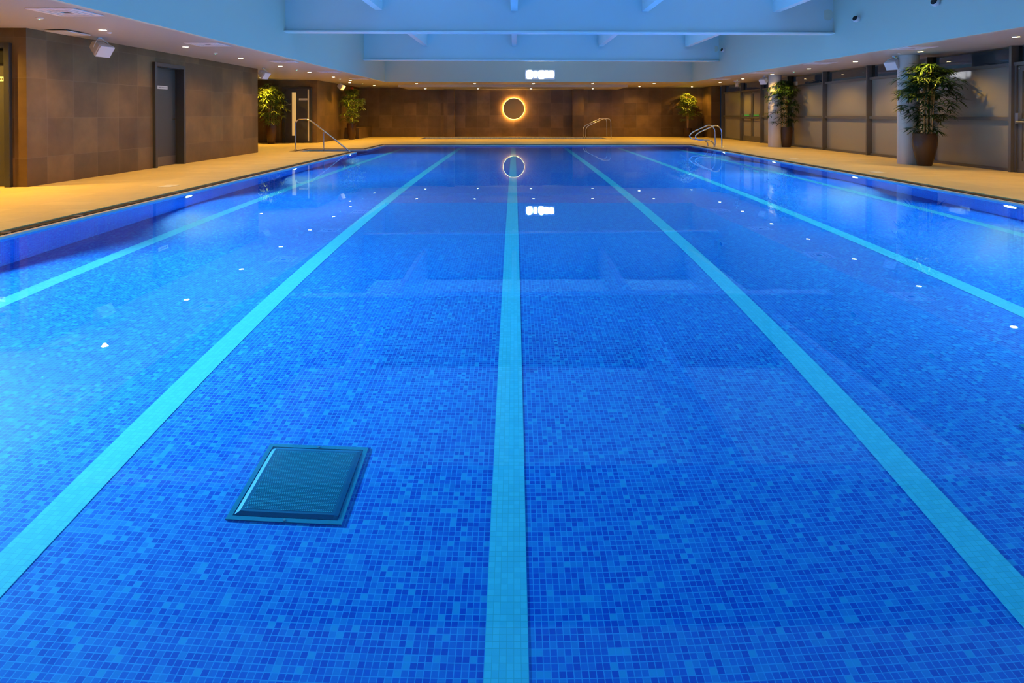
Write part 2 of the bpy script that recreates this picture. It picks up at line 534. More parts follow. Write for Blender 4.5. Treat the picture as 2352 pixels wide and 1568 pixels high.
# ------------------------------------------------------------------ room shell
CH = 2.44
def wall(name, x0, x1, y0, y1, holes=(), z1=CH, m=wall_tile):
    """axis aligned wall with openings given along its long axis as (a0, a1, ztop)"""
    mb = MB()
    alongx = (x1 - x0) > (y1 - y0)
    a0, a1 = (x0, x1) if alongx else (y0, y1)
    cuts = sorted(holes)
    pos = a0
    def seg(p, q, z0, z2):
        if q - p < 1e-4: return
        if alongx: mb.box(p, q, y0, y1, z0, z2)
        else: mb.box(x0, x1, p, q, z0, z2)
    for h0, h1, zt in cuts:
        seg(pos, h0, 0, z1); seg(h0, h1, zt, z1); pos = h1
    seg(pos, a1, 0, z1)
    return struct(mb.build(name, m))
wall('wall_left', -7.68, -7.48, 9.62, 18.3, [(13.02, 14.12, 2.17)])
wall('wall_left_return', -11.0, -7.681, 9.62, 9.82, [(-8.72, -7.735, 2.17)])
wall('wall_left_near', -11.2, -11.0, -3.0, 9.82)
wall('wall_alcove_side', -11.0, -7.681, 18.1, 18.3)
wall('wall_alcove_left', -11.2, -11.0, 18.1, 24.6)
wall('wall_alcove_back', -11.0, -7.67, 24.43, 24.6, [(-8.95, -7.95, 2.13)])
wall('wall_left_far', -7.87, -7.67, 24.6, 31.2)
wall('wall_back', -7.87, 9.9, 31.0, 31.2)
wall('wall_front', -11.2, 10.0, -3.2, -3.0, z1=4.7)
wall('wall_back_pier', 9.3, 9.72, 29.6, 31.0)
struct(MB().box(-3.44, -2.93, 30.62, 31.0, 0, CH).build('trim_1', wall_tile))
struct(MB().box(2.88, 3.40, 30.62, 31.0, 0, CH).build('trim_2', wall_tile))
# low tiled plinth in the far left corner
tag(MB().box(-7.66, -7.02, 28.35, 30.98, 0, 0.50).build('tiled_plinth', wall_tile), 'low brown tiled plinth in the far left corner behind the potted palm', 'plinth')

# soffit (ceiling) with the coffer opening
COF = [(-5.3, -2.6), (7.95, -2.6), (7.69, 9.47), (7.30, 25.7), (-5.3, 25.7)]
mb = MB()
z0, z1 = CH, CH + 0.06
mb.prism([(-11.2, -3.2), (-5.3, -3.2), (-5.3, 31.2), (-11.2, 31.2)], z0, z1)
mb.prism([(7.95, -3.2), (10.0, -3.2), (10.0, 31.2), (7.30, 31.2), (7.30, 25.7), (7.69, 9.47), (7.95, -2.6)], z0, z1)
mb.prism([(-5.3, 25.7), (7.30, 25.7), (7.30, 31.2), (-5.3, 31.2)], z0, z1)
mb.prism([(-5.3, -3.2), (7.95, -3.2), (7.95, -2.6), (-5.3, -2.6)], z0, z1)
struct(mb.build('ceiling_soffit', plaster))
struct(MB().box(-5.2, 5.1, 28.1, 31.0, 2.33, CH).build('ceiling_dropped_panel', plaster))
struct(MB().box(-5.5, 8.2, -2.9, 26.0, 4.62, 4.70).build('ceiling', blue_plaster))
mb = MB()
def slabwall(mb, p, q, th, z0, z1):
    p = Vector((*p, 0)); q = Vector((*q, 0)); d = (q - p).normalized(); n = Vector((-d.y, d.x, 0)) * th
    p = p + n * 0.05; q = q + n * 0.05
    mb.prism([(p.x, p.y), (q.x, q.y), (q.x - n.x, q.y - n.y), (p.x - n.x, p.y - n.y)][::-1], z0, z1)
for nm, p, q in (('wall_coffer_right', (7.95, -2.6), (7.69, 9.47)), ('wall_coffer_right_far', (7.69, 9.47), (7.30, 25.7)),
                 ('wall_coffer_back', (7.30, 25.7), (-5.3, 25.7)), ('wall_coffer_left', (-5.3, 25.7), (-5.3, -2.6)), ('wall_coffer_near', (-5.3, -2.6), (7.95, -2.6))):
    mb = MB(); slabwall(mb, p, q, 0.08, CH - 0.001, 4.62)
    struct(mb.build(nm, blue_plaster))

# roof beams across the coffer
def cofx(y):
    return 7.69 + (9.47 - y) * (0.26 / 12.07) if y < 9.47 else 7.69 - (y - 9.47) * (0.39 / 16.23)
for k, (yl, yr) in enumerate(((7.1, 7.3), (14.43, 14.78), (22.0, 22.5))):
    lb = ('deep pale blue roof beam nearest the camera', 'deep pale blue roof beam crossing the top of the picture, the wider one', 'deep pale blue roof beam above the bright clock, the farther one')[k]
    o = thing('roof_beam', (1.0, (yl + yr) / 2, 3.01), lb, 'beam', 'deep roof beams over the pool')
    xr = cofx(yr)
    MB().prism([(-5.299, yl + 0.10), (xr - .001, yr + 0.10), (xr - .001, yr + 0.24), (-5.299, yl + 0.24)], 3.04, 4.61).build('web', beam_paint, o)
    MB().prism([(-5.299, yl), (xr - .001, yr), (xr - .001, yr + 0.30), (-5.299, yl + 0.30)], 3.01, 3.04).build('flange', beam_paint_lit, o)
    if k > 0:
        r = 0.13 if k == 1 else 0.11
        M = Matrix.Translation((xr - 0.13, yr + 0.098, 3.47)) @ Matrix.Rotation(PI / 2, 4, 'X')
        mb = MB().lathe([(r, 0.0), (r, 0.004)], 30).xf(M)
        mb.build('round_cover', blue_plaster, o)
for bay, (ya, yb) in enumerate(((7.5, 14.55), (15.1, 22.15), (22.85, 25.7))):
    for j, x in enumerate((-3.14, 0.0, 3.08, 6.2)):
        lb = 'pale blue rafter running away from the camera, %s from the left, %s bay' % (('first', 'second', 'third', 'fourth')[j], ('nearest', 'middle', 'farthest')[bay])
        a = ya + (x + 5.3) * 0.027 - .04; b = (yb + (x + 5.3) * 0.027) if bay < 2 else yb
        tag(MB().box(x - 0.08, x + 0.08, a, b, 3.53, 4.60).build('rafter', beam_paint_lit), lb, 'rafter', 'rafters between the roof beams')

# ------------------------------------------------------------------ ceiling fittings
ORD = ['nearest', 'second', 'third', 'fourth', 'fifth', 'sixth', 'seventh', 'eighth', 'ninth', 'tenth', 'eleventh', 'twelfth']
def downlight(x, y, z, label, power=1.0, group='recessed downlights in the soffit', cone=150, blend=1.0):
    o = thing('ceiling_downlight', (x, y, z), label, 'downlight', group)
    MB().lathe([(0.053, -0.002), (0.053, -0.010), (0.070, -0.006), (0.072, 0.0)], 24, (x, y, z), caps=False).build('trim_ring', trim_white, o)
    MB().lathe([(0.052, -0.008), (0.052, -0.002)], 24, (x, y, z)).build('bulb', bulb, o)
    lamp('SPOT', 'downlight_lamp', (x, y, z - 0.02), P_SPOT * power, WARM, spot_size=math.radians(cone), spot_blend=blend, shadow_soft_size=0.03)
for k, y in enumerate((-0.2, 2.3, 4.8, 7.3, 9.81, 12.28, 14.75, 17.25, 19.7, 22.3, 24.6, 28.8)):
    downlight(-6.43, y, CH, 'warm recessed downlight in the left soffit row, %s from the camera' % ORD[k], 0.86)
for k, y in enumerate((0.6, 3.1, 5.6, 8.15, 10.69, 13.21, 15.72, 18.2, 20.79, 23.45, 26.05, 30.19)):
    downlight(8.55, y, CH, 'warm recessed downlight in the right soffit row, %s from the camera' % ORD[k], 0.62, cone=142, blend=0.5)
for k, x in enumerate((-4.2, -1.7, 0.83, 3.38, 6.02)):
    downlight(x, 27.0, CH, 'warm recessed downlight in the back soffit, %s from the left' % ORD[k].replace('nearest', 'first'), 0.8)
for k, x in enumerate((-4.22, -1.71, 0.80, 3.72)):
    downlight(x, 29.75, 2.33, 'small warm downlight in the dropped panel before the back wall, %s from the left' % ORD[k].replace('nearest', 'first'), 0.5, 'downlights in the dropped panel')
downlight(5.97, 29.9, CH, 'small warm downlight right of the dropped panel near the back wall', 0.8)
downlight(-8.5, 9.05, CH, 'warm downlight above the near left doorway, outside the picture edge', 2.6)
downlight(-9.25, 22.9, CH, 'warm downlight right above the potted palm in the left alcove', 1.6)
downlight(-6.9, 26.3, CH, 'warm downlight above the second potted palm on the left', 0.9)

def vent(x, y, label):
    o = thing('ceiling_vent', (x, y, CH), label, 'ceiling vent', 'square air vents in the soffit')
    h = 0.30
    for (a, b) in ((h, h - 0.07), (h - 0.10, h - 0.15), (h - 0.18, h - 0.23)):
        cells(lambda u, v: not (abs(u - x) < b and abs(v - y) < b), [x - a, x - b, x + b, x + a], [y - a, y - b, y + b, y + a], CH - 0.014, CH - 0.004).build('louvre', vent_white, o)
    MB().box(x - h + 0.02, x + h - 0.02, y - h + 0.02, y + h - 0.02, CH - 0.004, CH - 0.001).build('backing', vent_dark, o)
for k, y in enumerate((8.1, 11.85, 15.7, 19.6, 23.4)):
    vent(-5.78, y, 'square white air vent in the left soffit, %s from the camera' % ORD[k])
for k, y in enumerate((8.9, 12.5, 16.2, 19.9, 23.7)):
    vent(8.0 - k * 0.05, y, 'square white air vent in the right soffit, %s from the camera' % ORD[k])
def sensor(x, y, label, r=0.045, led=True):
    o = thing('ceiling_sensor', (x, y, CH), label, 'sensor', 'small round sensors in the soffit')
    MB().lathe([(r, 0.0), (r, -0.012), (r * 0.6, -0.024)], 20, (x, y, CH)).build('housing', white, o)
    if led:
        MB().lathe([(0.010, -0.024), (0.010, -0.030)], 10, (x - 0.0, y, CH)).build('green_lamp', green_led, o)
for k, (x, y) in enumerate(((-6.5, 8.6), (-6.45, 13.55), (-6.45, 18.6), (-6.5, 23.4), (-6.5, 26.9))):
    sensor(x, y, 'tiny round sensor with green lamp in the left soffit, %s from the camera' % ORD[k])
for k, (x, y) in enumerate(((8.7, 14.35), (8.65, 19.4), (8.6, 24.2))):
    sensor(x, y, 'tiny round sensor with green lamp in the right soffit, %s from the camera' % ORD[k])
sensor(-6.55, 10.15, 'small white sprinkler rose beside the big left downlight', 0.035, False)
sensor(8.35, 13.6, 'small white sprinkler rose by the second visible right downlight', 0.035, False)
tag(MB().box(-7.30, -6.95, 9.75, 10.3, CH - 0.035, CH - 0.02).box(-7.2, -7.05, 9.85, 10.2, CH - 0.021, CH).build('ceiling_hatch', white), 'slim white fitting hanging under the soffit at the near left corner', 'ceiling fitting')

def speaker(x, y, label, side, s=1.0, yaw=0.0):
    o = thing('wall_speaker', (x, y, CH), label, 'speaker', 'white loudspeakers hung under the soffit')
    # cabinet: front grille bigger than the back, tilted down towards the pool
    w, h, d = 0.165 * s, 0.125 * s, 0.13 * s
    M = Matrix.Translation((x, y, CH - 0.185 * s)) @ Matrix.Rotation((0 if side > 0 else PI) + yaw, 4, 'Z') @ Matrix.Rotation(math.radians(34), 4, 'Y')
    b = MB()
    fr = [(d, -w, -h), (d, w, -h), (d, w, h), (d, -w, h)]
    bk = [(-d, -w * .62, -h * .62), (-d, w * .62, -h * .62), (-d, w * .62, h * .62), (-d, -w * .62, h * .62)]
    b.v = fr + bk
    b.f = [(0, 1, 2, 3), (7, 6, 5, 4), (0, 4, 5, 1), (1, 5, 6, 2), (2, 6, 7, 3), (3, 7, 4, 0)]
    b.xf(M).build('cabinet', white, o, bevel=0.03)
    g = MB().box(d, d + 0.012, -w * .93, w * .93, -h * .9, h * .9)
    g.xf(M).build('grille', grille_mat, o, bevel=0.006)
    pts = [M @ Vector((0, -w * .86, 0)), M @ Vector((0, -w * .9, h * .8)), Vector((x, y - 0.06 * s, CH - 0.02)), Vector((x, y, CH - 0.012)), Vector((x, y + 0.06 * s, CH - 0.02)), M @ Vector((0, w * .9, h * .8)), M @ Vector((0, w * .86, 0))]
    MB().tube(smooth_path(pts, 0.05, 4), 0.008, 8).build('bracket', white, o)
    MB().lathe([(0.035, 0), (0.03, -0.02)], 16, (x, y, CH)).build('mount', white, o)
speaker(-7.16, 10.85, 'white loudspeaker under the left soffit, nearest the camera', 1, 0.95, -0.22)
speaker(-7.20, 18.0, 'white loudspeaker at the far corner of the left tiled wall', 1, 0.9, -0.22)
speaker(-7.25, 26.2, 'white loudspeaker above the second potted palm on the left', 1, 0.9, -0.22)
speaker(8.62, 14.25, 'white loudspeaker beside the nearer round column', -1, 0.9, 0.45)
speaker(8.62, 21.6, 'white loudspeaker beside the farther round column', -1, 0.85, 0.45)
for k, (x, y, z, lb) in enumerate(((cofx(13.8), 13.8, 3.21, 'eyeball camera high on the right blue wall, middle one'), (cofx(11.3), 11.3, 3.13, 'eyeball camera at the top edge of the picture on the right'), (cofx(22.4), 22.0, 3.36, 'eyeball camera beside the end of the far roof beam'))):
    o = thing('ceiling_camera', (x, y, z), 'white ' + lb, 'camera', 'eyeball cameras on the right blue wall')
    M = Matrix.Translation((x - 0.07, y, z)) @ Matrix.Rotation(math.radians(-70), 4, 'Y') @ Matrix.Rotation(math.radians(25), 4, 'X')
    r = 0.075
    MB().lathe([(0.001, -r)] + [(r * math.cos(a), r * math.sin(a)) for a in [-1.2, -0.8, -0.4, 0, 0.4, 0.7]], 20, caps=False).xf(M).build('ball', white, o)
    MB().lathe([(0.057, 0.047), (0.045, 0.062), (0.01, 0.07)], 20).xf(M).build('lens', black, o)
    MB().box(x - 0.03, x, y - 0.04, y + 0.04, z - 0.04, z + 0.07).build('mount', white, o)

# digital clock glowing on the blue back wall
o = thing('digital_clock', (1.07, 25.69, 2.75), 'bright white glowing digital wall clock on the pale blue back wall', 'clock')
yb = 25.69
def pX(px): return (px - 1181) * yb / 1440
def pZ(py): return 1.12 - (py - 262) * yb / 1440
MB().box(pX(1206), pX(1274.5), yb - 0.07, yb, pZ(182.5), pZ(160.8)).build('housing', clock_body, o, bevel=0.01)
def blob(a, b, c, d, nm='digit'):
    cx, cz = (pX(a) + pX(b)) / 2, (pZ(c) + pZ(d)) / 2; rx, rz = abs(pX(b) - pX(a)) / 2, abs(pZ(d) - pZ(c)) / 2
    mb = MB(); n = 28
    ring = [(cx + rx * math.copysign(abs(math.cos(t)) ** .6, math.cos(t)), cz + rz * math.copysign(abs(math.sin(t)) ** .6, math.sin(t))) for t in [2 * PI * i / n for i in range(n)]]
    i0 = [(x, yb - 0.078, z) for x, z in ring]; i1 = [(x, yb - 0.069, z) for x, z in ring]
    mb.v = i0 + i1
    mb.f = [tuple(range(n)), tuple(reversed(range(n, 2 * n)))] + [(i, n + i, n + (i + 1) % n, (i + 1) % n) for i in range(n)]
    mb.build(nm, led_white, o)
blob(1208.7, 1223.3, 161.5, 181.5); blob(1225, 1234.5, 163, 178.5, 'colon')
blob(1236.5, 1250.5, 162, 181.5); blob(1249.5, 1261, 162.5, 179); blob(1260, 1272.5, 162.5, 178.5)

# round backlit mirror
o = thing('round_mirror', (-0.02, 30.95, 1.38), 'round backlit mirror with a warm glowing halo on the back wall', 'mirror')
M = Matrix.Translation((-0.02, 31.0, 1.385)) @ Matrix.Rotation(PI / 2, 4, 'X')
MB().lathe([(0.515, 0.075), (0.515, 0.09)], 72).xf(M).build('glass', mirror_mat, o)
MB().lathe([(0.44, 0.0), (0.44, 0.074)], 72).xf(M).build('backing', door_paint, o)
mb = MB(); mb.tube([(0.475 * math.cos(a), 0.475 * math.sin(a), 0.045) for a in [2 * PI * i / 96 for i in range(97)]], 0.016, 8, caps=False)
mb.xf(M).build('light_ring', ring_glow, o)
mb = MB(); mb.tube([(0.522 * math.cos(a), 0.522 * math.sin(a), 0.074) for a in [2 * PI * i / 96 for i in range(97)]], 0.010, 8, caps=False)
mb.xf(M).build('glowing_rim', rim_glow, o)

# ------------------------------------------------------------------ doors
def ink_lines(parent, boxes):
    mb = MB()
    for b in boxes: mb.box(*b)
    return mb.build('sign_text', sign_ink, parent)
# door in the left wall (plane X = -7.48)
o = thing('door_1', (-7.48, 13.57, 0), None, None); struct(o)
mb = MB()
mb.box(-7.60, -7.42, 12.97, 13.05, 0, 2.20); mb.box(-7.60, -7.42, 14.09, 14.17, 0, 2.20); mb.box(-7.60, -7.42, 13.05, 14.09, 2.12, 2.20)
mb.build('door_frame', frame_paint, o, bevel=0.004)
leaf = MB().box(-7.66, -7.61, 13.05, 14.09, 0.005, 2.12).build('door_leaf', door_paint, o)
MB().box(-7.609, -7.605, 13.07, 14.07, 0.01, 0.20).build('kick_plate', kick_mat, leaf)
sp = MB().box(-7.609, -7.603, 13.36, 13.76, 1.66, 1.73).build('door_sign', sign_mat, leaf)
ink_lines(leaf, [(-7.603, -7.602, 13.41 + i * 0.035, 13.41 + i * 0.035 + (0.012, 0.02, 0.016)[i % 3], 1.687, 1.703) for i in range(9)])
MB().tube(smooth_path([(-7.605, 13.97, 1.01), (-7.55, 13.97, 1.01), (-7.55, 13.85, 1.01)], 0.02), 0.010, 10).build('door_handle', steel, leaf)
# near left door (plane Y = 9.62)
o = thing('door_2', (-8.2, 9.6, 0), None, None); struct(o)
mb = MB()
mb.box(-7.785, -7.70, 9.56, 9.70, 0, 2.21); mb.box(-8.76, -8.675, 9.56, 9.70, 0, 2.21); mb.box(-8.675, -7.785, 9.56, 9.70, 2.13, 2.21)
mb.build('door_frame', frame_paint, o, bevel=0.004)
leaf = MB().box(-8.675, -7.785, 9.68, 9.72, 0.005, 2.13).build('door_leaf', door_paint, o)
MB().box(-8.4, -7.80, 9.64, 9.68, 1.90, 2.10).build('door_closer', black, leaf)
MB().box(-8.30, -7.80, 9.672, 9.68, 1.625, 1.695).build('door_sign', sign_mat, leaf)
ink_lines(leaf, [(-7.90 - i * 0.038, -7.90 + (0.014, 0.022, 0.018)[i % 3] - i * 0.038, 9.671, 9.672, 1.650, 1.670) for i in range(9)])
MB().box(-8.6, -8.5, 9.672, 9.68, 0.9, 1.2).build('push_plate', brushed, leaf)
# alcove door (plane Y = 24.43)
o = thing('door_3', (-8.45, 24.4, 0), None, None); struct(o)
mb = MB()
mb.box(-9.02, -8.93, 24.36, 24.5, 0, 2.17); mb.box(-7.97, -7.88, 24.36, 24.5, 0, 2.17); mb.box(-8.93, -7.97, 24.36, 24.5, 2.09, 2.17)
mb.build('door_frame', frame_paint, o, bevel=0.004)
leaf = MB().box(-8.93, -7.97, 24.45, 24.5, 0.005, 2.09).build('door_leaf', door_paint, o)
MB().box(-8.66, -8.50, 24.44, 24.45, 0.28, 1.96).build('vision_panel', warm_glass, leaf)
MB().box(-8.045, -7.995, 24.44, 24.45, 0.06, 2.08).build('gap_glow', mat('warm_gap_glow', (0.5, 0.4, 0.25), 0.3, emit=(1.0, 0.68, 0.32), es=0.18), leaf)  # glowing strip added for the light coming through the door gap
MB().box(-8.39, -8.06, 24.44, 24.45, 1.66, 1.73).build('door_sign', sign_mat, leaf)
ink_lines(leaf, [(-8.36, -8.09, 24.438, 24.44, 1.69, 1.70)])
MB().tube([(-8.85, 24.40, 1.5), (-8.75, 24.40, 1.5), (-8.68, 24.42, 1.52)], 0.012, 8).build('door_closer', brushed, leaf)

# ------------------------------------------------------------------ right glass wall (plane X = 9.7)
MY = [28.95, 26.60, 24.42, 22.0, 19.5, 17.05, 14.58, 12.12, 9.7, 7.3, 4.9, 2.5, 0.1, -2.6]
GX = 9.72
for k, y in enumerate(MY):
    struct(MB().box(9.58, 9.80, y - 0.03, y + 0.03, 0, CH).build('trim_%d' % (k + 3), grey_metal))
wn = 1
struct(MB().box(9.66, 9.80, -2.9, 28.95, 0, 0.06).build('baseboard_right', grey_metal))
def pane(parent, y0, y1, z0, z1, m, nm, th=0.012, x=GX):
    return MB().box(x, x + th, y0, y1, z0, z1).build(nm, m, parent)
for k in range(len(MY) - 1):
    y1, y0 = MY[k] - 0.03, MY[k + 1] + 0.03
    if k in (1, 7):
        continue
    o = thing('window_%d' % wn, (GX, (y0 + y1) / 2, 0), None, None); struct(o); wn += 1
    f = MB().box(9.64, 9.78, y0, y1, 0.99, 1.06).box(9.64, 9.78, y0, y1, 2.05, 2.115).build('window_frame', grey_metal, o)
    pane(o, y0, y1, 0.06, 0.99, frost, 'frosted_pane')
    pane(o, y0, y1, 1.06, 2.05, frost, 'frosted_pane')
    pane(o, y0, y1, 2.115, CH, clear, 'clear_pane')
def glass_door(name, y0, y1, leaves, label_green):
    o = thing(name, (GX, (y0 + y1) / 2, 0), None, None); struct(o)
    MB().box(9.62, 9.78, y0, y1, 2.05, 2.115).box(9.64, 9.78, y0, y0 + 0.05, 0, 2.05).box(9.64, 9.78, y1 - 0.05, y1, 0, 2.05).build('door_frame', grey_metal, o)
    pane(o, y0, y1, 2.115, CH, clear, 'clear_pane')
    w = (y1 - y0 - 0.1) / leaves
    for i in range(leaves):
        a, b = y0 + 0.05 + i * w + 0.004, y0 + 0.05 + (i + 1) * w - 0.004
        lf = MB()
        lf.box(9.67, 9.74, a, a + 0.10, 0.01, 2.04); lf.box(9.67, 9.74, b - 0.10, b, 0.01, 2.04)
        for z0, z1 in ((0.01, 0.22), (0.94, 1.03), (1.94, 2.04)): lf.box(9.67, 9.74, a + 0.10, b - 0.10, z0, z1)
        lf = lf.build('door_leaf', grey_metal, o)
        pane(lf, a + 0.10, b - 0.10, 0.22, 0.94, frost, 'frosted_pane', x=9.70)
        pane(lf, a + 0.10, b - 0.10, 1.03, 1.94, frost, 'frosted_pane', x=9.70)
        bar = MB().tube([(9.60, a + 0.05, 0.97), (9.60, b - 0.05, 0.97)], 0.018, 10)
        bar.box(9.60, 9.67, a + 0.02, a + 0.09, 0.94, 1.14); bar.box(9.60, 9.67, b - 0.09, b - 0.02, 0.94, 1.14)
        bar.build('push_bar', brushed, lf)
        if label_green:
            MB().box(9.655, 9.668, a + 0.2, b - 0.2, 1.04, 1.10).build('push_label', green_label, lf)
        for q in (a + 0.04, b - 0.04):
            MB().lathe([(0.02, 0), (0.02, 0.02)], 10).xf(Matrix.Translation((9.67, q, 1.99)) @ Matrix.Rotation(-PI / 2, 4, 'Y')).build('hinge_cap', steel, lf)
glass_door('door_4', 24.45, 26.57, 2, True)
glass_door('door_5', 9.73, 12.09, 2, False)
tag(MB().box(9.50, 9.56, 21.15, 21.33, 2.09, 2.22).build('wall_heater_box', mat('cream_box', (0.6, 0.5, 0.38), 0.5)), 'small cream box high on the glass wall behind the far right bamboo', 'sensor box')

# hanging exit sign, seen edge-on
o = thing('exit_sign', (8.8, 24.9, CH), 'small clear hanging sign under the right soffit near the glass doors', 'sign')
MB().box(8.72, 8.95, 24.88, 24.92, CH - 0.05, CH).build('mount', white, o)
MB().box(8.78, 8.90, 24.89, 24.91, CH - 0.24, CH - 0.05).build('panel', mat('acrylic', (0.5, 0.45, 0.38), 0.3), o)
MB().box(8.795, 8.83, 24.885, 24.89, CH - 0.22, CH - 0.10).box(8.85, 8.885, 24.885, 24.89, CH - 0.20, CH - 0.07).build('mark', sign_mat, o)
tag(MB().box(-7.665, -7.60, 29.45, 29.62, 2.26, 2.38).build('fire_alarm', red_mat), 'small red alarm sounder high on the far left wall', 'alarm')

# round columns
for k, (x, y, lb) in enumerate(((8.88, 14.13, 'pale round column behind the nearer potted bamboo on the right'), (8.92, 21.45, 'pale round column beside the farther potted bamboo on the right'))):
    tag(MB().lathe([(0.215, 0.0), (0.215, CH)], 48, (x, y, 0), caps=False).build('round_column', column_mat), lb, 'column', 'round columns')

# ------------------------------------------------------------------ handrails
def rail_thing(name, loc, label, tubes, cat='handrail', group=None, r=0.021):
    o = thing(name, loc, label, cat, group)
    for nm, pts, rad in tubes:
        MB().tube(smooth_path(pts, rad, 8), r, 14).build(nm, steel, o)
        if nm in ('rail', 'post'):
            p = pts[0]
            if abs(p[2]) < 0.02:
                MB().lathe([(0.045, 0.0), (0.045, 0.012), (0.026, 0.02)], 18, (p[0], p[1], 0.0)).build('base_flange', steel, o)
    return o
rail_thing('step_handrail', (-6.85, 19.66, 0), 'polished steel handrail sloping down into the pool steps on the left',
           [('rail', [(-6.86, 19.66, 0.0), (-6.86, 19.66, 0.97), (-6.45, 19.66, 0.97), (-5.02, 19.66, -0.16)], 0.30),
            ('post', [(-5.98, 19.66, -0.2), (-5.98, 19.66, 0.56)], 0.01)])
ladder_o = thing('pool_grab_rail', (6.7, 21.5, 0), 'pair of looping steel grab rails over the right pool edge', 'grab rail')
for y in (21.1, 21.8):
    pts = [(7.0, y, 0.0), (6.98, y, 0.62), (6.80, y, 0.76), (6.22, y, 0.50), (6.07, y, 0.36), (6.20, y, 0.245), (6.60, y, 0.245), (6.73, y, 0.12), (6.74, y, 0.0)]
    MB().tube(smooth_path(pts, 0.17, 8), 0.021, 14).build('rail', steel, ladder_o)
    for x in (7.0, 6.74):
        MB().lathe([(0.04, 0.0), (0.04, 0.01), (0.025, 0.018)], 18, (x, y, 0.0)).build('base_flange', steel, ladder_o)
spa_o = thing('spa_handrail', (3.9, 29.0, 0), 'pair of slim steel handrails at the right end of the spa pool', 'handrail')
for (xa, xb, y) in ((3.28, 4.45, 28.75), (3.28, 4.42, 29.85)):
    pts = [(xa, y, -0.4), (xa, y, 0.52), (4.12, y, 0.93), (xb - 0.02, y, 0.90), (xb, y, 0.0)]
    MB().tube(smooth_path(pts, 0.18, 8), 0.021, 14).build('rail', steel, spa_o)

